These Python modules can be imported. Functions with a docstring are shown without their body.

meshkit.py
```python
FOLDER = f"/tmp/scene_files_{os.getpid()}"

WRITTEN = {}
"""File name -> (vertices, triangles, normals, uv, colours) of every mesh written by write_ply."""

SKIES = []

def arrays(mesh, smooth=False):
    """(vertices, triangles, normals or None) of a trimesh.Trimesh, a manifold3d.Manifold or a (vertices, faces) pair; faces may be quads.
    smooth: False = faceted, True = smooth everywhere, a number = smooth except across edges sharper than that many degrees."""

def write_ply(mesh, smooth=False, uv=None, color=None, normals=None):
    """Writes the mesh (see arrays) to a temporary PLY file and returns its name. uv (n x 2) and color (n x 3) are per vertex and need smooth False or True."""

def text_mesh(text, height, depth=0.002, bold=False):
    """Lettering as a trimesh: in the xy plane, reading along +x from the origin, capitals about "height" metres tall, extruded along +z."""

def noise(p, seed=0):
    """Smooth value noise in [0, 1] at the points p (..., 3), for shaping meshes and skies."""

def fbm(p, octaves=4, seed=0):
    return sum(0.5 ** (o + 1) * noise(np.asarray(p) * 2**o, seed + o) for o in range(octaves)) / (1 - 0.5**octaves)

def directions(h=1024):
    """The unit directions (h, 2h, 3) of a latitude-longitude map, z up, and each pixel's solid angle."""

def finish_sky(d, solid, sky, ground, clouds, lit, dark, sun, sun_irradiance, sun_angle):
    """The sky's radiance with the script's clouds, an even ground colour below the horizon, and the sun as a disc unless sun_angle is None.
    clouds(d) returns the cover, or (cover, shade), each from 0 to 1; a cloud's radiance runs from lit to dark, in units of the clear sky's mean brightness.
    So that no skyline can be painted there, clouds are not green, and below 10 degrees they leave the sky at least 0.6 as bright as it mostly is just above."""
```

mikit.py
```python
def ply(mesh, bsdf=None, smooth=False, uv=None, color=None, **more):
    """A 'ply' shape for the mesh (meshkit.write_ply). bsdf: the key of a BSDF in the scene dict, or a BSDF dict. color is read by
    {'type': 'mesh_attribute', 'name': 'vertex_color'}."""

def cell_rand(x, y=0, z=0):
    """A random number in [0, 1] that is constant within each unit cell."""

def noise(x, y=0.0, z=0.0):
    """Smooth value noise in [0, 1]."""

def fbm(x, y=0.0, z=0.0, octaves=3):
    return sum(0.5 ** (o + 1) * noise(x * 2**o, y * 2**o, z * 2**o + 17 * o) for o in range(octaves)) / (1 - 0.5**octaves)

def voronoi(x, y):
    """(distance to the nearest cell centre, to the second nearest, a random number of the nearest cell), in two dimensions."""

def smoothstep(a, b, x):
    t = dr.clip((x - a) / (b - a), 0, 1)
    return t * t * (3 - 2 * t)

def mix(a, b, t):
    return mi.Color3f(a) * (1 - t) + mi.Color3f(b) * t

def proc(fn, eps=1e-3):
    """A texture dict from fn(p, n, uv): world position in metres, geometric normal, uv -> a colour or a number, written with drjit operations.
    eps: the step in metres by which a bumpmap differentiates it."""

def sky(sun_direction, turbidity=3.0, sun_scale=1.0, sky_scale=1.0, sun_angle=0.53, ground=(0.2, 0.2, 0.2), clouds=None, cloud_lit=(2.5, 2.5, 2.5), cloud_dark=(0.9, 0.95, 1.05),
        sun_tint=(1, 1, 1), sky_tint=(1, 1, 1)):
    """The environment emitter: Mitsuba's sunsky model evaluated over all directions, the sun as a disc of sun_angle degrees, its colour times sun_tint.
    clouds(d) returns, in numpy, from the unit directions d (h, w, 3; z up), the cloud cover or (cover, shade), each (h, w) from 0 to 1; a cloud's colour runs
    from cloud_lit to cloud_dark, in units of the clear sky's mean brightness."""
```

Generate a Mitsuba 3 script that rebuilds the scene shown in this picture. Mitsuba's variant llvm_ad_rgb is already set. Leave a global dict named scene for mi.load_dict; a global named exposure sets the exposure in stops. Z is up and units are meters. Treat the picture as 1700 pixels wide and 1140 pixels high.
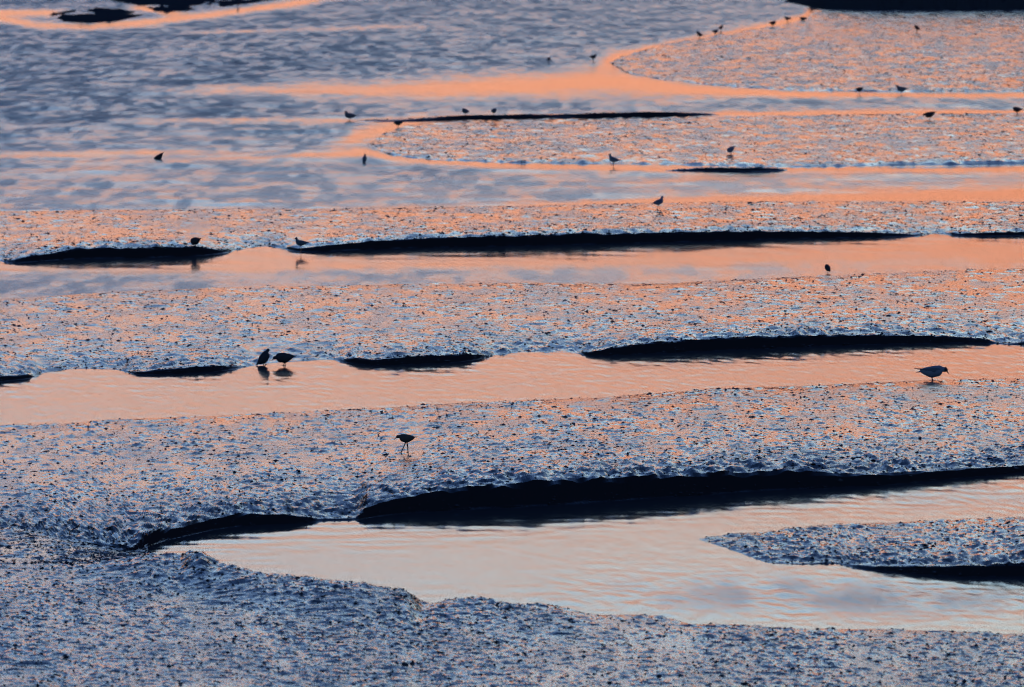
import math
import numpy as np
import trimesh
import manifold3d as m3
import drjit as dr
import mitsuba as mi
import mikit
import meshkit

T = mi.ScalarTransform4f
scene, labels = {}, {}

# ------------------------------------------------------------------ camera, sky, exposure
W0, H0 = 1700.0, 1140.0              # size of the photograph, used as a map grid for survey points
CAM_H = 6.2                          # metres above the water, on a quay
FPX = 10000.0                        # long telephoto lens
HORIZON = -251.0
PITCH = math.atan((H0 / 2 - HORIZON) / FPX)
cp, sp = math.cos(PITCH), math.sin(PITCH)
FOCUS = 67.0
scene['camera'] = {
    'type': 'thinlens', 'fov': 2 * math.degrees(math.atan(W0 / 2 / FPX)), 'fov_axis': 'x',
    'aperture_radius': 0.022, 'focus_distance': FOCUS, 'near_clip': 0.5, 'far_clip': 40000.0,
    'to_world': T().look_at(origin=[0, 0, CAM_H], target=[0, cp, CAM_H - sp], up=[0, 0, 1]),
}
exposure = 3.1
SUN_AZ, SUN_EL = 14.0, 5.0
sun_dir = [math.sin(math.radians(SUN_AZ)) * math.cos(math.radians(SUN_EL)),
           math.cos(math.radians(SUN_AZ)) * math.cos(math.radians(SUN_EL)), math.sin(math.radians(SUN_EL))]


def sstep(a, b, x):
    t = np.clip((x - a) / (b - a), 0, 1)
    return t * t * (3 - 2 * t)


def evening_cloud(d):
    """Low sunset haze: deep orange on the horizon, pink and cream above it, thinning out by about 14 degrees."""
    el = np.degrees(np.arcsin(np.clip(d[..., 2], -1, 1)))
    az = np.degrees(np.arctan2(d[..., 0], d[..., 1])) - SUN_AZ
    az = (az + 180) % 360 - 180
    q = np.stack([az / 9.0, el / 1.1, np.zeros_like(el)], -1)
    n = meshkit.fbm(q, 4, 3) - 0.5
    glow = 0.03 + 0.97 * np.exp(-(az / 65.0) ** 2)
    cover = (1 - sstep(5.5, 9.6, el + 1.6 * n)) * glow
    thick = 3.4 * np.exp(-(az / 14.0) ** 2)                # the haze bank stands higher towards the sun
    shade = 1 - sstep(2.7, 8.2, el + 1.4 * n - thick + 1.7)
    return cover, shade


scene['sky'] = mikit.sky(sun_dir, turbidity=3, sun_scale=0.0, sky_scale=1.0, ground=(0.03, 0.03, 0.04), sky_tint=(0.40, 0.80, 2.0),
                         clouds=evening_cloud, cloud_lit=(3.35, 2.2, 1.8), cloud_dark=(3.6, 1.25, 0.62))

# ------------------------------------------------------------------ survey helpers


def depth(py):
    b = (H0 / 2 - np.asarray(py, float)) / FPX
    return CAM_H * (cp + b * sp) / (sp - b * cp)


def ground_x(px, py):
    b = (H0 / 2 - np.asarray(py, float)) / FPX
    return (np.asarray(px, float) - W0 / 2) / FPX * CAM_H / (sp - b * cp)


def project(x, y, z):
    f = y * cp - (z - CAM_H) * sp
    u = y * sp + (z - CAM_H) * cp
    return W0 / 2 + FPX * x / f, H0 / 2 - FPX * u / f


def ppm(py):
    """Photograph pixels per metre at a ground row."""
    return FPX / (depth(py) * cp + CAM_H * sp)


_rng = np.random.default_rng(7)
_PERM = _rng.permutation(4096)
_ANG = _rng.uniform(0, 2 * np.pi, 4096)
_GX, _GY = np.cos(_ANG), np.sin(_ANG)


def gnoise(x, y, seed=0):
    """Gradient noise, about -0.7 .. 0.7."""
    xi, yi = np.floor(x).astype(np.int64), np.floor(y).astype(np.int64)
    fx, fy = x - xi, y - yi
    ux, uy = fx * fx * fx * (fx * (fx * 6 - 15) + 10), fy * fy * fy * (fy * (fy * 6 - 15) + 10)

    def g(i, j):
        h = _PERM[(_PERM[(xi + i + seed * 131) & 4095] + yi + j + seed * 57) & 4095]
        return _GX[h] * (fx - i) + _GY[h] * (fy - j)
    a, b, c, d = g(0, 0), g(1, 0), g(0, 1), g(1, 1)
    return (a + (b - a) * ux) * (1 - uy) + (c + (d - c) * ux) * uy


def curve(pts):
    p = np.array(pts, float)
    return lambda x: np.interp(x, p[:, 0], p[:, 1])


def rounded(pts, w=9.0):
    """The polyline with its corners rounded off."""
    fine = np.arange(-2100, 3700, 1.0)
    v = np.interp(fine, *np.array(pts, float).T)
    ker = np.exp(-0.5 * (np.arange(-30, 31) / w) ** 2)
    v = np.convolve(np.pad(v, 30, mode='edge'), ker / ker.sum(), 'valid')
    return lambda x: np.interp(x, fine, v)


# every strip of mud: far shore (gentle), near shore (cut bank), height of the bank above the water in map rows, rise at the far shore in metres
STRIPS = {
    'A': dict(far=[(-2000, 905), (60, 912), (245, 933), (300, 937), (350, 948), (430, 968), (550, 980), (640, 988), (690, 994), (720, 1001), (742, 994), (800, 997),
                   (860, 1006), (900, 1004), (935, 1010), (990, 1017), (1060, 1017), (1100, 1021), (1150, 1033), (1250, 1036), (1340, 1042), (1450, 1041), (1560, 1044), (1700, 1050), (3600, 1060)],
              near=[(-2000, 9000), (3600, 9000)], bank=[(0, 0)], lip=[(-400, 0.0), (120, 0.0), (250, 0.10), (400, 0.12), (600, 0.11), (675, 0.07), (700, 0.0), (735, 0.02), (800, 0.045), (930, 0.04), (1000, 0.015), (1700, 0.012)]),
    'B': dict(far=[(-2000, 740), (-300, 714), (0, 705), (100, 700), (200, 694), (350, 690), (500, 683), (640, 677), (800, 668), (1000, 660), (1200, 646), (1400, 638), (1500, 633), (1700, 627), (2000, 616), (3600, 580)],
              near=[(-2000, 800), (40, 888), (130, 905), (190, 913), (226, 918), (268, 898), (300, 891), (345, 881), (400, 873), (470, 870), (522, 868), (530, 866), (596, 865), (606, 862), (640, 857), (700, 851), (800, 845), (950, 836), (1100, 826),
                    (1300, 812), (1450, 806), (1560, 797), (1700, 784), (2000, 760), (3600, 700)],
              bank=[(-500, 0), (20, 1), (70, 7), (120, 14), (200, 19), (250, 20), (300, 16), (340, 20), (400, 22), (470, 18), (515, 10), (530, 4), (590, 4), (610, 20), (640, 27), (700, 34), (800, 38), (1100, 40), (1300, 33), (1450, 20), (1560, 17), (1700, 14), (2000, 12), (3600, 10)]),
    'C': dict(far=[(-2000, 960), (1090, 905), (1140, 895), (1240, 883), (1330, 873), (1420, 869), (1560, 865), (1700, 861), (2000, 854), (3600, 820)],
              near=[(-2000, 800), (1090, 884), (1140, 893), (1200, 910), (1270, 935), (1330, 938), (1390, 935), (1410, 941), (1450, 946), (1550, 953), (1620, 957), (1700, 957), (2000, 965), (3600, 1000)],
              bank=[(1170, 0), (1250, 2), (1330, 2), (1400, 3), (1450, 7), (1550, 15), (1700, 26), (2000, 26)]),
    'D': dict(far=[(-2000, 540), (-300, 500), (0, 495), (200, 483), (400, 475), (640, 471), (850, 468), (1100, 471), (1250, 463), (1400, 456), (1550, 450), (1700, 444), (2000, 434), (3600, 400)],
              near=[(-2000, 700), (0, 634), (60, 628), (72, 619), (130, 612), (195, 614), (225, 623), (300, 620), (360, 617), (400, 612), (412, 609), (450, 603), (550, 597), (572, 602), (620, 606), (700, 603), (770, 600), (808, 594), (820, 590), (870, 584), (955, 586),
                    (968, 592), (1010, 591), (1100, 586), (1200, 581), (1300, 577), (1450, 572), (1550, 570), (1620, 570), (1656, 571), (1675, 573), (1700, 572), (2000, 560), (3600, 520)],
              bank=[(-500, 10), (0, 11), (50, 7), (70, 1), (200, 1), (230, 7), (300, 12), (360, 12), (398, 4), (415, 1), (560, 1), (590, 11), (700, 16), (770, 14), (805, 5), (820, 1), (955, 1), (975, 6), (1010, 14), (1100, 20), (1200, 22), (1300, 21), (1450, 17), (1550, 13), (1630, 9), (1656, 3), (1670, 2), (1690, 4), (1720, 9), (2000, 10)]),
    'E': dict(far=[(-2000, 370), (-300, 353), (0, 350), (300, 348), (600, 345), (850, 343), (1000, 340), (1100, 338), (1250, 335), (1500, 334), (1700, 334), (2000, 331), (3600, 320)],
              near=[(-2000, 430), (-40, 427), (20, 437), (60, 434), (130, 429), (250, 427), (330, 424), (378, 420), (392, 416), (430, 409), (452, 409), (488, 418), (520, 418), (580, 415), (700, 411), (850, 408), (1000, 405), (1200, 399), (1350, 395), (1450, 394), (1530, 392),
                    (1545, 388), (1566, 388), (1578, 392), (1640, 392), (1700, 391), (2000, 388), (3600, 380)],
              bank=[(0, 1), (15, 4), (60, 11), (130, 18), (250, 19), (330, 15), (375, 4), (390, 1), (465, 1), (480, 4), (520, 9), (580, 14), (700, 18), (850, 19), (1000, 18), (1200, 16), (1350, 12), (1450, 10), (1530, 2), (1545, 1), (1566, 1), (1580, 4), (1640, 7), (2000, 8)]),
    'F': dict(far=[(-2000, 500), (560, 262), (606, 241), (640, 218), (680, 206), (760, 200), (900, 197), (1190, 193), (1400, 190), (1540, 188), (1700, 187), (2000, 185), (3600, 180)],
              near=[(-2000, 100), (560, 222), (606, 240), (650, 259), (720, 266), (850, 271), (1000, 273), (1100, 274), (1200, 276), (1310, 278), (1500, 275), (1700, 273), (2000, 270), (3600, 262)],
              bank=[(600, 0), (1000, 1), (1400, 1.5), (1500, 3), (1700, 4), (2000, 4)]),
    'G': dict(far=[(-2000, 400), (960, 125), (1008, 104), (1040, 91), (1100, 73), (1200, 56), (1280, 43), (1345, 30), (1352, 16), (1700, 14), (2000, 12), (3600, 8)],
              near=[(-2000, -100), (960, 82), (1008, 102), (1040, 122), (1100, 133), (1200, 144), (1330, 151), (1500, 153), (1700, 153), (2000, 153), (3600, 153)],
              bank=[(1000, 0), (1500, 1), (1700, 1)]),
    'I': dict(far=[(-2000, 30), (1250, 14), (1305, 2), (1330, -3), (1400, -22), (1700, -30), (3600, -30)],
              near=[(-2000, -30), (1250, -6), (1305, 3), (1340, 10), (1365, 15), (1450, 17), (1700, 16), (2000, 15), (3600, 14)],
              bank=[(1305, 0), (1340, 9), (1365, 18), (1450, 34), (1700, 38), (2000, 40)]),
    'J': dict(far=[(-2000, 80), (50, 36), (78, 29), (90, 21), (130, 14), (200, 14), (238, 22), (260, 32), (3600, 200)],
              near=[(-2000, -40), (50, 24), (78, 30), (100, 36), (150, 39), (200, 35), (238, 25), (260, 20), (3600, -100)],
              bank=[(50, 0), (90, 3), (150, 4), (220, 3), (250, 0)]),
    'K': dict(far=[(-2000, 30), (120, 0), (165, -8), (250, -30), (400, -34), (480, -12), (510, 0), (3600, 60)],
              near=[(-2000, -60), (120, -16), (165, -4), (200, 4), (235, 9), (262, 20), (300, 19), (345, 14), (400, 8), (470, -3), (510, -12), (3600, -80)],
              bank=[(160, 0), (230, 2), (300, 4), (400, 4), (470, 2)]),
    'L': dict(far=[(-2000, 320), (1080, 287), (1104, 284), (1150, 280.5), (1300, 280), (1312, 283), (1340, 288), (3600, 400)],
              near=[(-2000, 200), (1080, 281), (1104, 284), (1150, 284.5), (1250, 285), (1300, 284), (1312, 282.5), (1340, 278), (3600, 200)],
              bank=[(1100, 0), (1130, 4), (1180, 8), (1260, 8), (1295, 5), (1315, 0)]),
    'M': dict(far=[(-2000, 320), (1418, 281), (1430, 278.5), (1450, 277.5), (1470, 278), (1485, 281), (3600, 400)],
              near=[(-2000, 200), (1418, 276), (1430, 278.5), (1450, 279.5), (1470, 279), (1485, 276), (3600, 200)],
              bank=[(1430, 0), (1450, 1.2), (1475, 0)]),
}

# ------------------------------------------------------------------ one sampling grid of the flats, finer where it is nearer; rows follow the three long banks
cols = np.concatenate([
    -np.geomspace(400, 9000, 26)[::-1] + 0.0,
    np.arange(-380, -12, 6.0), np.arange(-12, 1712, 1.75), np.arange(1712, 2080, 6.0),
    1700 + np.geomspace(400, 9000, 26)])
ccols = np.clip(cols, -380, 2080)


def jitter(x, seed):
    o = seed * 7.3
    return (gnoise(x / 2.3, 0 * x + o, seed) + 0.35 * gnoise(x / 0.7, 0 * x + o, seed + 1) + 0.10 * gnoise(x / 0.3, 0 * x + o, seed + 2))


NEAR_ROW = {}
for k, (key, s) in enumerate(STRIPS.items()):
    c = np.minimum(rounded(s['near'])(ccols if key in 'BDE' else cols), 4000)
    shift = (0.14 if key in 'ABCDEG' else 0.22) * jitter(ground_x(cols, c), 3 * k + 50)
    NEAR_ROW[key] = c - shift / (depth(c - 0.5) - depth(c + 0.5))
RIDGE = [(590, 200.5), (640, 202), (700, 200.5), (760, 198), (900, 196), (1000, 195), (1190, 192)]
anchors = {14.0: np.interp(cols, *np.array(STRIPS['I']['near'])[2:8].T), 196.0: rounded(RIDGE)(cols), 284.0: np.interp(cols, *np.array(STRIPS['L']['near'])[2:7].T),
           400.0: NEAR_ROW['E'], 590.0: NEAR_ROW['D'], 835.0: NEAR_ROW['B'], 950.0: np.where(ccols > 1330, NEAR_ROW['C'], np.interp(1332, cols, NEAR_ROW['C']))}
NEAR_ROW['I'], NEAR_ROW['L'] = np.where(cols > 1300, anchors[14.0], NEAR_ROW['I']), np.where((cols > 1100) & (cols < 1316), anchors[284.0], NEAR_ROW['L'])
rows = np.unique(np.concatenate([
    HORIZON + np.geomspace(0.6, 205, 46)[:-1],
    np.arange(-46, 1205, 1.22),
    1205 + np.geomspace(3, 4200, 40)] + [a + np.array([-1.6, -1.2, -0.9, -0.6, -0.4, -0.2, 0.0, 0.3]) for a in anchors]))
PX = np.broadcast_to(cols, (len(rows), len(cols))).copy()
PY = np.empty_like(PX)
for j_ in range(len(cols)):
    at = [-400.0, -60.0] + list(anchors) + [1190.0, 9000.0]
    to = [-400.0, -60.0] + [a_[j_] for a_ in anchors.values()] + [1190.0, 9000.0]
    PY[:, j_] = np.interp(rows, at, to)
Yd = depth(PY)
X = ground_x(PX, PY)
DPP = depth(PY - 0.5) - depth(PY + 0.5)         # metres of depth per survey row
dY = 1.22 * DPP
dX = np.abs(np.gradient(X, axis=1))


def shore_jitter(seed, amp):
    return amp * (gnoise(X / 1.9, Yd * 0 + seed * 7.3, seed) + 0.5 * gnoise(X / 0.6, Yd / 2.0, seed + 1) + 0.35 * gnoise(X / 0.2, Yd / 0.6, seed + 2))


# micro relief of the mud: clods on a film of water
micro = np.zeros_like(X)
for o, (lx, ly) in enumerate([(0.08, 0.11), (0.10, 0.17), (0.15, 0.28), (0.19, 0.48), (0.19, 0.85), (0.21, 1.5), (0.27, 2.7), (0.4, 5.0)]):
    band = sstep(1.4, 2.3, ly / dY) * (1 - 0.8 * sstep(3.5, 7.0, ly / dY))
    micro += band * (0.023 + 0.016 * sstep(0.12, 0.55, dY)) * gnoise((X + 0.3 * gnoise(X, Yd / 3, 9)) / lx + 31.7 * o, Yd / ly + 11.3 * o, 20 + o)
patch = 0.6 * gnoise(X / 1.5, Yd / 4.5, 40) + 0.5 * gnoise(X / 0.5, Yd / 1.6, 41) + 0.35 * gnoise(X / 4.0, Yd / 11.0, 42)
grain = np.random.default_rng(5).normal(0, 1, X.shape)

Z = np.full(X.shape, -1.0)
ID = np.zeros(X.shape, int)
BANK = np.zeros(X.shape)
names = list(STRIPS)
for k, (key, s) in enumerate(STRIPS.items()):
    big = key in 'ABCDEG'
    D_far = depth(curve(s['far'])(PX)) + shore_jitter(3 * k, 0.22 if big else 0.4) * (1 if key != 'A' else 0.6)
    D_near = np.broadcast_to(depth(NEAR_ROW[key]), X.shape)
    bank_h = curve(s['bank'])(PX) / ppm(np.minimum(curve(s['near'])(PX), 1400))
    bank_h = bank_h * (1 + 0.16 * gnoise(X / 1.9, Yd * 0 + 5.5, 60 + k) + 0.10 * gnoise(X / 0.37, Yd * 0 + 1.5, 61 + k) + 0.10 * gnoise(X / 0.12, Yd * 0 + 2.5, 63 + k))
    # the flat behind the bank keeps the bank's height averaged along the shore
    h1 = curve(s['bank'])(cols) / ppm(np.minimum(curve(s['near'])(cols), 1400))
    w = 110.0
    fine = np.arange(-2000, 3700, 4.0)
    hf = curve(s['bank'])(fine) / ppm(np.minimum(curve(s['near'])(fine), 1400))
    ker = np.exp(-0.5 * (np.arange(-90, 91) * 4.0 / w) ** 2)
    hs = np.convolve(np.pad(hf, 90, mode='edge'), ker / ker.sum(), 'valid')
    plateau = np.interp(PX, fine, hs) * 0.85
    dn, df = Yd - D_near, D_far - Yd
    oblique = np.sqrt(1 + np.clip(np.gradient(D_near, axis=1) / np.gradient(X, axis=1), -4, 4) ** 2)
    inside = np.minimum(dn, df)
    width = np.maximum(dn + df, 0.3)
    g = np.clip(df / width, 0, 1)
    sc = np.clip(width / 5.0, 0.35, 2.5)                     # banks far out on broad flats are drawn out
    rise = plateau * np.clip(g, 0, 1) ** 0.5
    edge = sstep(0, 1.6 * sc, dn)
    top = bank_h * (1 - edge) + rise * edge
    ragged = dn + 0.30 * bank_h * (gnoise(X / 0.45, Yd / 0.5, 66) + 0.6 * gnoise(X / 0.16, Yd / 0.3, 67)) * (bank_h > 0.02)
    cliff = 0.88 * sstep(0.0, np.maximum(0.04 + (0.35 if key in 'BCDEIL' else 1.3) * DPP, 0.75 * bank_h) * oblique, np.where(dn > 0, np.maximum(ragged, 0.02 * dn), dn)) + 0.12 * sstep(0, 0.7, dn)
    z = top * cliff
    # film of wet mud rising from the gentle shore, with clods standing in it
    z = z + 0.010 * sstep(0, 1.4, df) * sstep(0, 0.9, dn) - 0.004
    if 'lip' in s:
        z = z + curve(s['lip'])(PX) * sstep(0.0, 0.35, df) * (1 - 0.85 * sstep(0.4, 2.4, df))
    bias = -0.001 + 0.014 * patch + 0.010 * sstep(0.45, 1.0, g) * (key != 'A') + {'A': 0.004, 'C': 0.010, 'G': 0.007, 'F': 0.006}.get(key, 0.0)
    if key == 'A':                                          # the rim above the pool is poached and rough
        bias = bias + 0.03 * np.exp(-np.maximum(df, 0) / 0.7) * sstep(0.015, 0.06, curve(s['lip'])(PX))
    clod = np.maximum(micro * (0.75 if key == 'A' else 1.0) + bias, 0) * (3.0 if key in 'JK' else 1.0)
    rough_top = micro * sstep(0.5, 1.0, g) * sstep(1.2 * sc, 0.0, dn) * 0.8
    z = z + (clod + rough_top) * sstep(0, 0.4, dn) * sstep(-0.05, 0.25, df)
    z = z + 0.0007 * grain
    if key in 'JK':
        z = z - 0.09 * sstep(0.14, 0.30, gnoise(X / 1.6, Yd / 9.0, 77))
    z = np.where(inside < 0, -0.004 - 0.35 * np.clip(-inside, 0, 0.35), z)
    better = z > Z
    Z = np.where(better, z, Z)
    ID = np.where(better, k, ID)

# a dark ridge of mud along the far shore of the middle tongue, a rounded hummock on the lip of the near pool, a dry runnel that feeds the pool
rd = Yd - depth(rounded(RIDGE)(PX))
ridge_h = curve([(585, 0), (620, 0.03), (700, 0.06), (770, 0.11), (900, 0.105), (920, 0.09), (1000, 0.125), (1130, 0.12), (1180, 0.05), (1195, 0)])(PX)
rz = ridge_h * sstep(0, 0.14, rd) * np.exp(-np.maximum(rd, 0) / 0.9) * (1 + 0.3 * gnoise(X / 0.9, Yd * 0, 70)) - 0.006
up = (rz > Z) & (ridge_h > 0) & (rz > 0)
ID = np.where(up, names.index('F'), ID)
Z = np.where(up, rz, Z)
hx, hy = (PX - 330) / 24.0, (Yd - depth(952)) / 0.9
Z = np.where(ID == 0, Z + 0.07 * np.exp(-(hx ** 2 + hy ** 2) ** 1.5), Z)
run = curve([(-300, 880), (80, 898), (245, 922)])(PX)
rd = (Yd - depth(run)) / 0.9
runk = np.exp(-rd ** 2) * np.clip((260 - PX) / 40, 0, 1) * sstep(-200, 160, PX)
Z = np.where(ID <= 1, Z - 0.05 * runk, Z)
land_gap = (PX < 246) & (PY > 880) & (PY < 945) & (Z < 0.012)
Z = np.where(land_gap, 0.012 + np.maximum(micro, 0) + 0.004 * patch, Z)
ID = np.where(land_gap & (ID > 1), 1, ID)

# ------------------------------------------------------------------ ripples on the water
BASE = np.where(PY < 349, 1.15 - 0.45 * sstep(120, 340, PY) - 0.22 * sstep(300, 1700, PX), 0.0)
mid3 = curve([(-400, 452), (0, 448), (600, 444), (1100, 436), (1700, 425)])(PX)
in3 = (PY >= 349) & (PY < 515)
BASE = np.where(in3, 0.14 + curve([(-400, 0.6), (300, 0.55), (1000, 0.42), (1400, 0.2), (1700, 0.1)])(PX) * sstep(-4, 12, PY - mid3), BASE)
in2 = (PY >= 515) & (PY < 730)
BASE = np.where(in2, 0.12, BASE)
in1 = PY >= 730
BASE = np.where(in1, 0.075 + 0.72 * np.exp(-((PX - 1450) / 420.0) ** 2 - ((PY - 990) / 34.0) ** 2) + 0.35 * np.exp(-((PX - 1620) / 260.0) ** 2 - ((PY - 825) / 26.0) ** 2), BASE)
AMP = BASE
for line, hw, st in [
    ([(150, 148), (600, 150), (900, 141), (1000, 133), (1150, 149), (1330, 157), (1700, 158)], [(200, 4), (500, 13), (900, 23), (1020, 27), (1200, 9), (1400, 5), (1700, 4)], [(120, 0), (350, .55), (600, .9), (800, 1), (1700, 1), (2100, 1)]),
    ([(1000, 105), (1060, 85), (1150, 67), (1250, 50), (1330, 32), (1352, 12)], [(1000, 16), (1060, 7), (1340, 9)], [(985, 0), (1010, 1), (1352, 1), (1375, 0)]),
    ([(540, 240), (640, 215), (700, 204)], [(540, 12), (640, 16)], [(535, 0), (585, 1), (690, 1), (720, .6)]),
    ([(100, 272), (560, 256), (610, 252), (650, 263), (800, 273), (1100, 280), (1700, 281)], [(100, 4), (560, 8), (700, 6), (1700, 6)], [(60, 0), (150, .5), (480, .5), (590, 1), (1700, 1), (2100, 1)]),
    ([(150, 200), (700, 199), (1190, 189), (1700, 185)], [(150, 5), (1700, 3.5)], [(150, 0), (300, .6), (560, .75), (1150, .8), (1250, 1), (1700, 1), (2100, 1)]),
    ([(-300, 262), (0, 258), (430, 250)], [(0, 6)], [(-300, .7), (300, .7), (460, 0)]),
    ([(300, 349), (800, 344), (1100, 335), (1400, 328), (1700, 323)], [(300, 3), (800, 4), (1200, 8), (1700, 12)], [(250, 0), (700, .6), (1000, 1), (1700, 1)]),
    ([(-200, 26), (0, 30), (60, 42), (150, 44), (250, 36), (350, 24), (500, 4), (560, -6)], [(0, 7)], [(-200, .9), (500, 1), (600, 0.3), (640, 0)]),
    ([(-200, 22), (80, 21), (110, 16)], [(0, 7)], [(-200, .8), (80, 1), (120, 0)]),
    ([(230, 12), (300, 24)], [(230, 6)], [(200, 0), (230, 1), (290, 1), (320, 0)]),
    ([(200, 58), (660, 44), (760, 42)], [(200, 3)], [(200, 0), (350, .6), (650, .6), (760, 0)]),
]:
    d_ = (PY - curve(line)(PX)) / curve(hw)(PX)
    AMP = AMP * (1 - 0.93 * curve(st)(PX) * np.exp(-np.abs(d_ / 1.1) ** 1.9))
AMP = AMP * np.clip(1 + 0.25 * gnoise(X / 3.0, Yd / 9.0, 80) + 0.2 * gnoise(X / 0.9, Yd / 3.5, 81), 0.3, 1.7)
WZ = np.zeros_like(X)
for o, (lx, ly, slope) in enumerate([(0.24, 0.16, 0.36), (0.13, 0.32, 0.34), (0.8, 0.6, 0.14), (1.4, 1.2, 0.10), (2.6, 2.2, 0.08)]):
    fade = sstep(1.6, 3.2, ly / dY)
    rot = 0.12 * (1 if o % 2 else -0.6)
    WZ += fade * slope * (np.where(PY < 349, 1.0, 0.3) if o > 1 else np.where(PY > 735, 0.28, 1.0) if o == 0 else np.where(PY > 735, 0.6, 1.0)) * ly / 4.0 * gnoise((X + rot * Yd) / lx + 7.7 * o, (Yd - rot * X) / ly + 3.1 * o, 90 + o) * 1.6
WZ = WZ * AMP * np.where(PY < 349, 1.0, np.where(PY > 735, 0.5, 0.75))
# shallow water dies out against the shore
for key, lx, ly, a in (('B', 0.5, 0.30, 0.0032), ('D', 0.6, 0.45, 0.0045), ('E', 0.8, 0.9, 0.008)):
    off = depth(NEAR_ROW[key])[None, :] - Yd
    WZ += a * np.exp(-((off - 0.8) / (3.0 * ly + 0.7)) ** 2) * gnoise((X + 0.35 * Yd) / lx, (Yd - 0.10 * X) / ly, 110) * (off > -0.3)
WZ = WZ * sstep(-0.002, -0.05, Z) * 0.8 + WZ * 0.2

# ------------------------------------------------------------------ materials
def mud_rough(p, n, uv):
    f = mikit.fbm(p.x / 0.35, p.y / 0.8, 0.0, 3)
    g = mikit.noise(p.x / 0.06, p.y / 0.12)
    # uv.x: share of the relief that is too fine to be modelled so far out
    return 0.08 + (0.13 + 0.10 * uv.x) * mikit.smoothstep(0.30, 0.68, 0.7 * f + 0.3 * g)


def water_rough(p, n, uv):
    # uv.x: how hard the breeze ruffles this stretch; cat's paws of fine ripples too small to model one by one
    f = mikit.fbm(p.x / 0.26, p.y / 1.3, 0.0, 3)
    g = mikit.fbm(p.x / 0.9, p.y / 3.5, 5.0, 2)
    w = mikit.smoothstep(0.3, 0.7, 0.75 * f + 0.25 * g)
    return 0.05 + 0.26 * uv.x * (0.7 + 0.75 * w)


def steep_shade(p, n, uv):
    # a film of water lies on level mud; steep faces blend to matt, which puts the bank shade into the material
    return 1.0 - mikit.smoothstep(0.66, 0.93, dr.abs(n.z))


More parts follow.
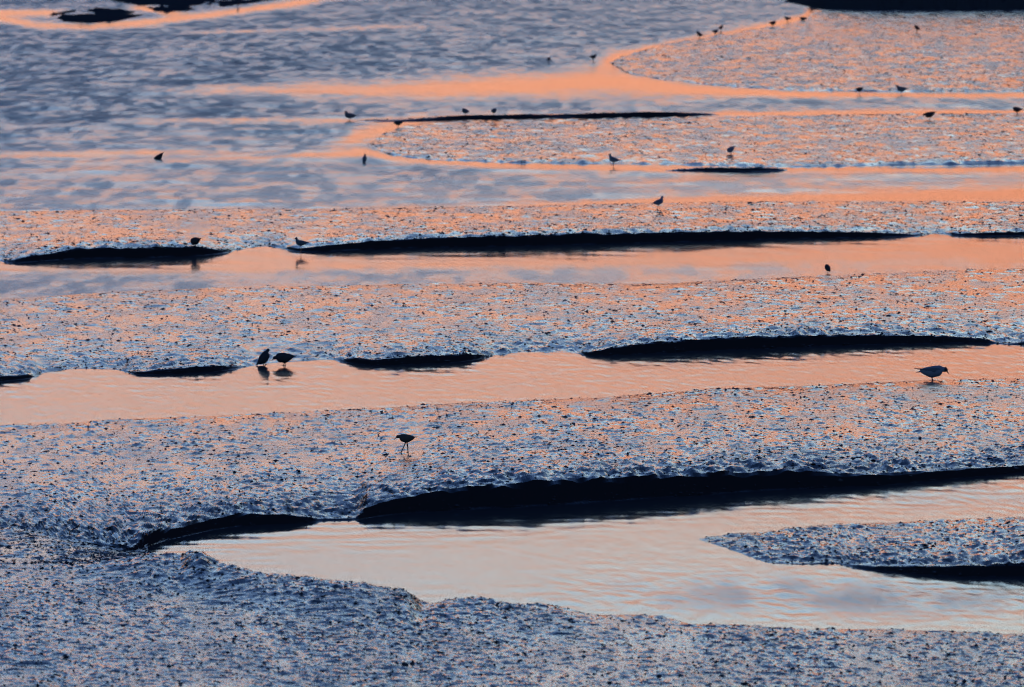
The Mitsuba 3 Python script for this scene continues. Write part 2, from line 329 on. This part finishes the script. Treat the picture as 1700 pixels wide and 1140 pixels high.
scene['wet_mud'] = {'type': 'blendbsdf', 'weight': mikit.proc(steep_shade),
                    'film': {'type': 'twosided', 'bsdf': {'type': 'principled', 'base_color': {'type': 'rgb', 'value': [0.008, 0.007, 0.008]}, 'roughness': mikit.proc(mud_rough), 'specular': 0.26}},
                    'crumbly_shade': {'type': 'twosided', 'bsdf': {'type': 'diffuse', 'reflectance': {'type': 'rgb', 'value': [0.011, 0.010, 0.011]}}}}  # gloss taken off steep mud so its shade is built into the blend
scene['weedy_mud'] = {'type': 'twosided', 'bsdf': {'type': 'diffuse', 'reflectance': {'type': 'rgb', 'value': [0.022, 0.022, 0.024]}}}
scene['creek_water'] = {'type': 'twosided', 'bsdf': {'type': 'principled', 'base_color': {'type': 'rgb', 'value': [0.012, 0.015, 0.017]}, 'roughness': mikit.proc(water_rough), 'specular': 0.34}}
scene['dry_clod'] = {'type': 'twosided', 'bsdf': {'type': 'principled', 'base_color': {'type': 'rgb', 'value': [0.020, 0.018, 0.020]}, 'roughness': 0.45, 'specular': 0.2}}


def plumage(value, rough=0.75):
    return {'type': 'twosided', 'bsdf': {'type': 'principled', 'base_color': {'type': 'rgb', 'value': value}, 'roughness': rough, 'specular': 0.2}}


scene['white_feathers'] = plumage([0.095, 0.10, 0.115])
scene['grey_feathers'] = plumage([0.045, 0.05, 0.06])
scene['black_feathers'] = plumage([0.012, 0.012, 0.013])
scene['brown_feathers'] = plumage([0.035, 0.028, 0.022])
scene['pale_brown_feathers'] = plumage([0.08, 0.068, 0.058])
scene['dark_horn'] = plumage([0.015, 0.013, 0.012], 0.45)
scene['orange_skin'] = plumage([0.38, 0.10, 0.03], 0.5)
scene['red_skin'] = plumage([0.16, 0.03, 0.02], 0.5)

# ------------------------------------------------------------------ meshes of the flats
nr, nc = X.shape
quad = np.arange(nr * nc).reshape(nr, nc)
q4 = np.stack([quad[:-1, :-1], quad[1:, :-1], quad[1:, 1:], quad[:-1, 1:]], -1)     # rows run towards the camera: counter-clockwise from above


def cell(fn, A):
    return fn(fn(A[:-1, :-1], A[1:, :-1]), fn(A[1:, 1:], A[:-1, 1:]))


z_lo, z_hi = cell(np.minimum, Z), cell(np.maximum, Z)
w_lo, w_hi = cell(np.minimum, WZ), cell(np.maximum, WZ)
cell_id = ID[:-1, :-1]
cell_y = 0.5 * (PY[:-1, :-1] + PY[1:, 1:])


def sheet(mask, zz, field):
    f = q4[mask]
    used, inv = np.unique(f.ravel(), return_inverse=True)
    v = np.stack([X.ravel()[used], Yd.ravel()[used], zz.ravel()[used]], -1)
    f = inv.reshape(-1, 4)
    uv = np.stack([np.clip(field.ravel()[used], 0, 1.6), 0 * used], -1)
    return (v, np.vstack([f[:, [0, 1, 2]], f[:, [0, 2, 3]]])), uv


def structure(key, mesh, mat, label, cat, smooth, uv=None):
    scene[key] = mikit.ply(mesh, mat, smooth=smooth, uv=uv)
    labels[key] = {'label': label, 'category': cat, 'kind': 'structure'}


MUD_NAMES = {
    'A': ('mudflat', 'speckled wet mud along the bottom edge, below the cream coloured pool'),
    'B': ('mudflat_001', 'broad speckled mud strip whose tall black bank drops into the cream pool'),
    'C': ('mudflat_002', 'wedge of dark mud pointing left into the nearest pool'),
    'D': ('mudflat_003', 'middle mud strip ending in three black scalloped banks over pink water'),
    'E': ('mudflat_004', 'pinkish mud strip with one very long and one short black bank'),
    'F': ('mudflat_005', 'narrow rounded tongue of mud edged by a thin dark ridge'),
    'G': ('mudflat_006', 'large orange tinted mud spit in the far right, rounded at its tip'),
    'I': ('mud_bank', 'tall pitch black bank cut off by the top right corner'),
    'J': ('mud_bank_001', 'low dark mud islet ringed by orange water at top left'),
    'K': ('mud_bank_002', 'dark mud bank touching the top edge beside the orange streak'),
    'L': ('mud_bank_003', 'small black sliver of mud in pale water under the tongue'),
    'M': ('mud_bank_004', 'tiniest dark sliver of mud in the orange water line'),
}
for k, key in enumerate(names):
    name, text = MUD_NAMES[key]
    mask = (cell_id == k) & (z_hi > w_lo - 0.012)
    if mask.any():
        mesh, fine_relief = sheet(mask, Z, sstep(0.10, 0.5, dY))
        structure(name, mesh, 'weedy_mud' if key in 'IJK' else 'wet_mud', text, 'mudflat' if name.startswith('mudflat') else 'mud bank', False, fine_relief)
is_water = z_lo < w_hi + 0.004
for key, mask, text in [
    ('tidal_creek', is_water & (cell_y >= 735), 'nearest pool, cream and pink with blue ripples on its right'),
    ('tidal_creek_001', is_water & (cell_y < 735) & (cell_y >= 520), 'smooth pink creek that crosses the middle of the flats'),
    ('tidal_creek_002', is_water & (cell_y < 520) & (cell_y >= 349), 'orange creek with a pale rippled lower side under the long bank'),
    ('tidal_water', is_water & (cell_y < 349), 'broad blue rippled water in the distance with orange streaks')]:
    mesh, ruffle = sheet(mask, WZ, np.where(PY > 735, 0.75, 1.0) * AMP)
    structure(key, mesh, 'creek_water', text, 'water', True, ruffle)
base = trimesh.creation.cylinder(radius=20000, height=0.2, sections=64)
base.apply_translation([0, 0, -1.3])
structure('seabed', base, 'wet_mud', 'flat estuary bed beneath the water and the mud', 'ground', False)

# ------------------------------------------------------------------ loose clods and weed lying on the mud (too many to count)
rng = np.random.default_rng(11)
cv = np.array([[1, 0, 0], [-1, 0, 0], [0, 1, 0], [0, -1, 0], [0, 0, 1], [0, 0, -1.0]])
cf = np.array([[0, 2, 4], [2, 1, 4], [1, 3, 4], [3, 0, 4], [2, 0, 5], [1, 2, 5], [3, 1, 5], [0, 3, 5]])
G1 = 0.5 + patch + 0.5 * gnoise(X / 0.28, Yd / 0.9, 120)
near_bank = np.zeros_like(X)
for key in 'BCDE':
    off = Yd - depth(NEAR_ROW[key])[None, :]
    near_bank = np.maximum(near_bank, np.exp(-np.maximum(off, 0) / (0.30 * np.clip(Yd / 20.0, 2.0, 9.0))) * (off > 0.1) * (ID == names.index(key)))
want = np.clip(0.25 + 0.75 * G1, 0.08, 2.0) + 1.1 * near_bank + np.isin(ID, [names.index('A'), names.index('C')]) * 0.45
ok = (PX > -70) & (PX < 1770) & (PY > 18) & (PY < 1175) & (Z > 0.003) & (np.abs(np.gradient(Z, axis=0)) < 0.03) & (dX < 0.06) & ~np.isin(ID, [names.index(n_) for n_ in 'IJK'])
# the birds have trodden and picked over the mud where they stand
FEET = [(1549, 631), (674, 752), (438, 606), (471, 607), (1374, 453), (499, 419), (324, 408), (1094, 346), (1018, 275), (1213, 256), (605, 269), (263, 264), (580, 200), (661, 211), (772, 192), (820, 192), (1427, 157), (1496, 155), (1543, 198), (1688, 189), (911, 104), (985, 103), (1161, 63), (1188, 58), (1197, 52), (1283, 45), (1307, 37), (1333, 35), (1522, 52), (395, 11)]
for bx, by in FEET:
    size = float(ppm(by)) / 140.0
    ok &= ~((np.abs(PX - bx) < 26 * size + 4) & (PY > by - 34 * size - 4) & (PY < by + 12 * size + 2))
rim = np.exp(-np.maximum(depth(curve(STRIPS['A']['far'])(PX)) - Yd, 0) / 0.7) * (ID == 0) * sstep(0.015, 0.06, curve(STRIPS['A']['lip'])(PX))
want = want + 2.2 * rim
cand = np.flatnonzero(ok.ravel())
wgt = (want * DPP * dX / Yd ** 2.0).ravel()[cand]
N_CLODS = 75000
pick = rng.choice(cand, N_CLODS, replace=False, p=wgt / wgt.sum())
cy = Yd.ravel()[pick]
rad = 0.0043 * np.clip(np.exp(rng.normal(0, 0.42, N_CLODS)), 0.4, 2.3) * (cy / 60.0) ** 0.6
v = cv[None] * (1 + 0.3 * rng.normal(size=(N_CLODS, 6, 1)))
v = v * np.stack([rad * rng.uniform(1.0, 3.6, N_CLODS), rad * rng.uniform(1.0, 2.6, N_CLODS), rad * rng.uniform(0.7, 1.3, N_CLODS)], -1)[:, None]
a_ = rng.uniform(-0.5, 0.5, N_CLODS)[:, None]
v = np.stack([v[..., 0] * np.cos(a_) - v[..., 1] * np.sin(a_), v[..., 0] * np.sin(a_) + v[..., 1] * np.cos(a_), v[..., 2]], -1)
v = v + np.stack([X.ravel()[pick] + rng.uniform(-0.5, 0.5, N_CLODS) * dX.ravel()[pick], cy + rng.uniform(-0.5, 0.5, N_CLODS) * dY.ravel()[pick], Z.ravel()[pick] + 0.2 * rad], -1)[:, None]
vs = [v.reshape(-1, 3)]
fs = [(cf[None] + 6 * np.arange(N_CLODS)[:, None, None]).reshape(-1, 3)]
scene['mud_clods'] = mikit.ply((np.vstack(vs), np.vstack(fs)), 'dry_clod', smooth=False)
labels['mud_clods'] = {'label': 'small dark clods and scraps of weed scattered over the mud', 'category': 'clods', 'kind': 'stuff'}

SURF = np.maximum(Z, WZ)
_pxs, _pys = project(X, Yd, SURF)


def stand(px, py):
    """The point of mud or water surface that the survey point (px, py) falls on."""
    j = int(np.argmin(np.abs(cols - px)))
    run_min = np.minimum.accumulate(_pys[::-1, j])[::-1]           # seen from the camera: nearest rows hide farther ones
    vis = _pys[:, j] <= run_min + 1e-6
    err = np.abs(_pys[:, j] - py) + np.where(vis, 0, 50)
    i = int(np.argmin(err))
    y, z = float(Yd[i, j]), float(SURF[i, j])
    return np.array([(px - W0 / 2) / FPX * (y * cp + (CAM_H - z) * sp), y, z])


# ------------------------------------------------------------------ birds
def hull(spheres, flat=1.0, sub=16):
    parts = []
    for x, y, z, r in spheres:
        parts.append(m3.Manifold.sphere(r, sub).scale((1, flat, 1)).translate((x, y, z)))
    return m3.Manifold.batch_hull(parts)


def smooth_body(man, edge):
    man = man.refine_to_length(edge)
    m = man.to_mesh()
    t = trimesh.Trimesh(m.vert_properties[:, :3], m.tri_verts, process=True)
    trimesh.smoothing.filter_taubin(t, lamb=0.5, nu=0.52, iterations=8)
    return t


def as_mesh(man):
    m = man.to_mesh()
    return trimesh.Trimesh(m.vert_properties[:, :3], m.tri_verts, process=False)


counts = {}


def numbered(name):
    n = counts.get(name, 0)
    counts[name] = n + 1
    return name if n == 0 else f'{name}_{n:03d}'


def bird(kind, label, px, py, L, yaw, pitch=0.0, head=(0.28, 0.22), leg=0.22, bill=0.12, droop=25.0, tail=0.0, step=0.0, sink=0.0,
         body='black_feathers', wing='black_feathers', head_shade_mat=None, legs='dark_horn', beak='dark_horn', group='waders feeding on the mudflats', wing_lift=0.0, fat=1.0, leg_r=0.013):
    fat *= 1.22 if kind == 'gull' else 1.32
    key = numbered(kind)
    labels[key] = {'label': label, 'category': 'gull' if kind == 'gull' else 'bird', 'group': group}
    a = math.radians(pitch)
    ca, sa = math.cos(a), math.sin(a)

    def rot(x, z):
        return x * ca - z * sa, x * sa + z * ca

    def S(x, y, z, r):
        x, z = rot(x, z)
        return (x, y, z, r)
    chain = [(-0.33, 0.03, 0.055 * fat), (-0.2, 0.01, 0.10 * fat), (-0.04, -0.01, 0.142 * fat), (0.12, 0.01, 0.135 * fat), (0.19, 0.06, 0.095 * fat)]
    sph = [S(x, 0, z, r) for x, z, r in chain]
    neck = sph[-1]
    hd = (head[0], 0, head[1], 0.073)
    mid = ((neck[0] * 0.45 + hd[0] * 0.55), 0, (neck[2] * 0.45 + hd[2] * 0.55), 0.07)
    man = hull(sph[0:2], 0.9) + hull(sph[1:3], 0.9) + hull(sph[2:4], 0.9) + hull(sph[3:5], 0.9) + hull([sph[4], mid]) + hull([mid, hd])
    fh = math.radians(-droop * 0.4)
    face = (hd[0] + 0.035 * math.cos(fh), 0, hd[2] + 0.035 * math.sin(fh), 0.052)
    man = man + hull([hd, face])
    body_mesh = smooth_body(man, 0.045)
    body_mesh.apply_scale([1.0, 1.0, 1.04])
    pieces = {'body': [body_mesh, body]}
    # bill
    d = math.radians(-droop)
    b0 = (face[0] + 0.025 * math.cos(d), 0, face[2] + 0.025 * math.sin(d))
    b1 = (b0[0] + (0.02 + bill) * math.cos(d), 0, b0[2] + (0.02 + bill) * math.sin(d))
    pieces['bill'] = [as_mesh(hull([(*b0, 0.024), (b0[0] * .4 + b1[0] * .6, 0, b0[2] * .4 + b1[2] * .6, 0.015), (*b1, 0.006)], 0.8, 10)), beak]
    if head_shade_mat:  # backlit darkness of the pale head, put on as a black cover
        pieces['head_shade'] = [as_mesh(hull([(hd[0], 0, hd[2] + 0.004, 0.076), (face[0], 0, face[2] + 0.002, 0.056)], 1.0, 16)), head_shade_mat]
    for s, nm in ((1, 'eye'), (-1, 'eye_001')):
        e = trimesh.creation.icosphere(subdivisions=1, radius=0.011)
        e.apply_translation([face[0] - 0.012, s * 0.056, face[2] + 0.02])
        pieces[nm] = [e, 'dark_horn']
    # wings folded along the flanks, tips crossing over the tail
    for s, nm in ((1, 'wing'), (-1, 'wing_001')):
        w = [S(0.17, s * 0.085 * fat, 0.06, 0.05), S(0.02, s * 0.107 * fat, 0.05, 0.08), S(-0.2, s * 0.07 * fat, 0.05 + 0.3 * wing_lift, 0.05), S(-0.4, s * 0.03, 0.055 + wing_lift, 0.018), S(-0.56, s * 0.018, 0.06 + 1.7 * wing_lift, 0.007)]
        man_w = hull(w[0:3], 0.45, 12) + hull(w[2:4], 0.45, 12) + hull(w[3:5], 0.6, 12)
        pieces[nm] = [as_mesh(man_w), wing]
    ta = math.radians(tail)
    tx, tz = -0.3 - 0.2 * math.cos(ta), 0.02 + 0.2 * math.sin(ta)
    tl = [S(-0.28, 0, 0.03, 0.03), S(tx, 0.045, tz, 0.008), S(tx, -0.045, tz, 0.008), S(tx - 0.015, 0, tz, 0.008)]
    pieces['tail'] = [as_mesh(hull(tl, 1.0, 10)), body]
    # legs: thigh inside the belly, shank, three toes forward and one back
    zc = leg + 0.115 * fat
    for s, nm, st in ((1, 'leg', step), (-1, 'leg_001', -step * 0.35)):
        hip = (-0.02, s * 0.05, -0.07, 0.032)
        knee = (-0.03 + 0.45 * st, s * 0.05, -0.13 - leg * 0.42, leg_r)
        foot = (-0.01 + st, s * 0.05, -zc + 0.012, leg_r * 0.9)
        man_l = hull([hip, knee], 1, 8) + hull([knee, foot], 1, 8)
        for ang in (-32, 0, 32, 180):
            ln = 0.085 if ang != 180 else 0.03
            q = math.radians(ang)
            man_l = man_l + hull([foot, (foot[0] + ln * math.cos(q), foot[1] + ln * math.sin(q), -zc + 0.007, 0.006)], 1, 8)
        pieces[nm] = [as_mesh(man_l), legs]
    p = stand(px, py)
    M = T().translate([float(p[0]), float(p[1]), float(p[2] + (zc - sink) * L)]).rotate([0, 0, 1], yaw).scale(L)
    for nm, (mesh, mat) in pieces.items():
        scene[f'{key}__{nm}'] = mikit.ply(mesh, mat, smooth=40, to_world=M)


GULLS = 'gulls scattered over the wet flats'
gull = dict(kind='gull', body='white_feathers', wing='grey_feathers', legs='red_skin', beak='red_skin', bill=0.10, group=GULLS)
dark = dict(kind='wading_bird')
far = dict(kind='wading_bird', leg_r=0.02)

# nearest
bird(**gull, label='large gull facing right at the creek edge, neck stretched forward, bill down', px=1549, py=631, L=0.385, yaw=-4, pitch=2, head=(0.36, 0.06), leg=0.13, droop=52, tail=-8, wing_lift=0.03, head_shade_mat='black_feathers', step=-0.02)
bird(**{**dark, 'body': 'brown_feathers', 'wing': 'brown_feathers'}, label='dark long legged wader striding left alone on the mud below the pink creek', px=674, py=752, L=0.222, leg_r=0.026, yaw=178, pitch=0, head=(0.37, 0.07), leg=0.52, bill=0.17, droop=42, tail=14, step=0.24)
bird(**dark, label='upright black bird with raised head in the pink creek, left one of the pair', px=438, py=606, L=0.25, yaw=38, pitch=40, head=(0.25, 0.36), leg=0.16, bill=0.05, droop=10, step=0.16, fat=1.25, leg_r=0.02)
bird(**dark, label='black bird bending left with bill down in the pink creek, right one of the pair', px=471, py=607, L=0.295, yaw=183, pitch=-3, head=(0.36, 0.0), leg=0.16, bill=0.10, droop=42, tail=-3, fat=1.08, step=-0.05, leg_r=0.017)
bird(**{**dark, 'legs': 'orange_skin'}, label='round black bird on two short orange legs at the edge of the orange creek', px=1374, py=453, L=0.20, yaw=112, pitch=24, head=(0.16, 0.2), leg=0.20, bill=0.04, droop=20, fat=1.12, tail=-30)
bird(**{**gull, 'body': 'grey_feathers', 'legs': 'orange_skin'}, label='gull on tall orange legs at the left tip of the longest black bank', px=499, py=419, L=0.255, yaw=187, pitch=4, head=(0.25, 0.27), leg=0.46, droop=18, head_shade_mat='black_feathers')
bird(**dark, label='hunched black bird standing on the crest of the left black bank', px=324, py=408, L=0.25, yaw=140, pitch=-12, head=(0.22, 0.02), leg=0.12, bill=0.05, fat=1.2, tail=20)
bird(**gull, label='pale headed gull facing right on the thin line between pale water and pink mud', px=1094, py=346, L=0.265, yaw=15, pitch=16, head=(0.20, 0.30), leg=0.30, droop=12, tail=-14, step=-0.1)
bird(**gull, label='gull facing left with neck upright, on the orange water line under the mud tongue', px=1018, py=275, L=0.29, yaw=190, pitch=12, head=(0.22, 0.32), leg=0.28, droop=10, head_shade_mat='black_feathers')
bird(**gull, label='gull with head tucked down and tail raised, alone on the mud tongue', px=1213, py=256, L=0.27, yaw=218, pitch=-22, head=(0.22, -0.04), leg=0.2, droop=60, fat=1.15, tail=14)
bird(**{**dark, 'body': 'grey_feathers'}, label='slim bird seen end on, upright at the rounded tip of the mud tongue', px=605, py=269, L=0.25, yaw=78, pitch=38, head=(0.18, 0.34), leg=0.12, bill=0.06)
bird(**dark, label='black bird dabbling head down with its tail in the air in the left shallows', px=263, py=264, L=0.30, yaw=172, pitch=-38, head=(0.24, -0.16), leg=0.05, sink=0.10, tail=10, droop=60)
bird(**{**gull, 'body': 'grey_feathers'}, label='gull facing left with long tail at the left end of the thin dark ridge', px=580, py=200, L=0.36, yaw=188, pitch=6, head=(0.21, 0.24), leg=0.18, droop=15, tail=2)
bird(**dark, label='dark bird leaning left with low bill beside the thin dark ridge', px=661, py=211, L=0.255, yaw=176, pitch=-6, head=(0.32, 0.02), leg=0.2, droop=35, tail=20)
bird(**{**dark, 'body': 'grey_feathers'}, label='round bird on the thin dark ridge, left one of the two', px=772, py=192, L=0.26, yaw=142, pitch=10, head=(0.18, 0.18), leg=0.22, fat=1.15)
bird(**{**dark, 'body': 'grey_feathers'}, label='round bird on the thin dark ridge, right one of the two', px=820, py=192, L=0.26, yaw=60, pitch=6, head=(0.18, 0.12), leg=0.22, fat=1.15)
bird(**dark, label='dark bird with a long thin bill pointing down right on the orange strip', px=1427, py=157, L=0.25, yaw=28, pitch=-4, head=(0.28, 0.16), leg=0.42, bill=0.34, droop=42, fat=1.1)
bird(**{**gull, 'body': 'grey_feathers'}, label='gull facing left with head up beside the long billed bird', px=1496, py=155, L=0.36, yaw=180, pitch=2, head=(0.27, 0.22), leg=0.2, droop=12, head_shade_mat='black_feathers')
bird(**dark, label='dark bird pecking left with tail cocked up on the far tongue', px=1543, py=198, L=0.34, yaw=180, pitch=-16, head=(0.36, 0.0), leg=0.2, droop=48, tail=12)
bird(**dark, label='plump dark bird cut close by the right edge, tail to the right', px=1688, py=189, L=0.29, yaw=192, pitch=4, head=(0.19, 0.12), leg=0.2, fat=1.1)
# small waders along the far shore
bird(**far, label='lone small wader in open blue water at the far shore, leftmost of the row', px=911, py=104, L=0.236, yaw=70, pitch=8, head=(0.2, 0.18), leg=0.32, fat=1.1)
bird(**far, label='small wader where the orange shore widens, second from the left of the row', px=985, py=103, L=0.271, yaw=20, pitch=6, head=(0.27, 0.2), leg=0.42, bill=0.16)
bird(**far, label='small wader leaning right, third from the left of the far row', px=1161, py=63, L=0.319, yaw=165, pitch=24, head=(0.24, 0.26), leg=0.26)
bird(**far, label='low small wader just in front of its upright neighbour in the far row', px=1188, py=58, L=0.295, yaw=30, pitch=0, head=(0.24, 0.08), leg=0.26)
bird(**far, label='upright small wader just behind its low neighbour in the far row', px=1197, py=52, L=0.271, yaw=35, pitch=20, head=(0.22, 0.26), leg=0.36)
bird(**far, label='small wader third from the right of the far row, on the orange strip', px=1283, py=45, L=0.342, yaw=30, pitch=4, head=(0.24, 0.15), leg=0.26, fat=1.1)
bird(**far, label='small wader second from the right of the far row, farthest from its shore', px=1307, py=37, L=0.319, yaw=160, pitch=6, head=(0.25, 0.16), leg=0.34)
bird(**far, label='crouching small wader at the right end of the far row', px=1333, py=35, L=0.342, yaw=175, pitch=-4, head=(0.27, 0.02), leg=0.08)
bird(**far, label='single small wader on the far spit beneath the black bank', px=1522, py=52, L=0.319, yaw=140, pitch=24, head=(0.22, 0.2), leg=0.3)
bird(**far, label='thin upright wader on the bank at the top edge beside the orange streak', px=395, py=11, L=0.307, yaw=95, pitch=40, head=(0.16, 0.34), leg=0.4)


# two clumps of weed on the near mud
def clump(px, py, label, seed, w, h, lean):
    r = np.random.default_rng(seed)
    parts = []
    p = stand(px, py)
    for i in range(7):
        a = r.uniform(-1, 1)
        hh = h * r.uniform(0.5, 1.0) * (1 - 0.4 * abs(a))
        x0 = a * w * 0.5
        parts.append(hull([(x0, r.uniform(-.01, .01), 0.0, 0.010), (x0 * 0.8 + lean * hh * .5, 0, hh * 0.6, 0.007), (x0 * 1.2 + lean * hh, r.uniform(-.01, .01), hh, 0.003)], 1, 8))
    man = parts[0]
    for q in parts[1:]:
        man = man + q
    man = man + hull([(-w * .4, 0, 0.004, 0.012), (w * .4, 0, 0.004, 0.012)], 1, 8)
    key = numbered('weed_clump')
    scene[key] = mikit.ply(as_mesh(man), 'dry_clod', smooth=30, to_world=T().translate([float(v) for v in p]))
    labels[key] = {'label': label, 'category': 'weed', 'group': 'weed clumps on the nearest mud'}


clump(673, 1103, 'wider spiky black weed clump on the nearest mud, left of the two', 3, 0.035, 0.035, -0.2)
clump(684, 1102, 'narrower black weed clump on the nearest mud, right of the two', 4, 0.02, 0.04, 0.1)
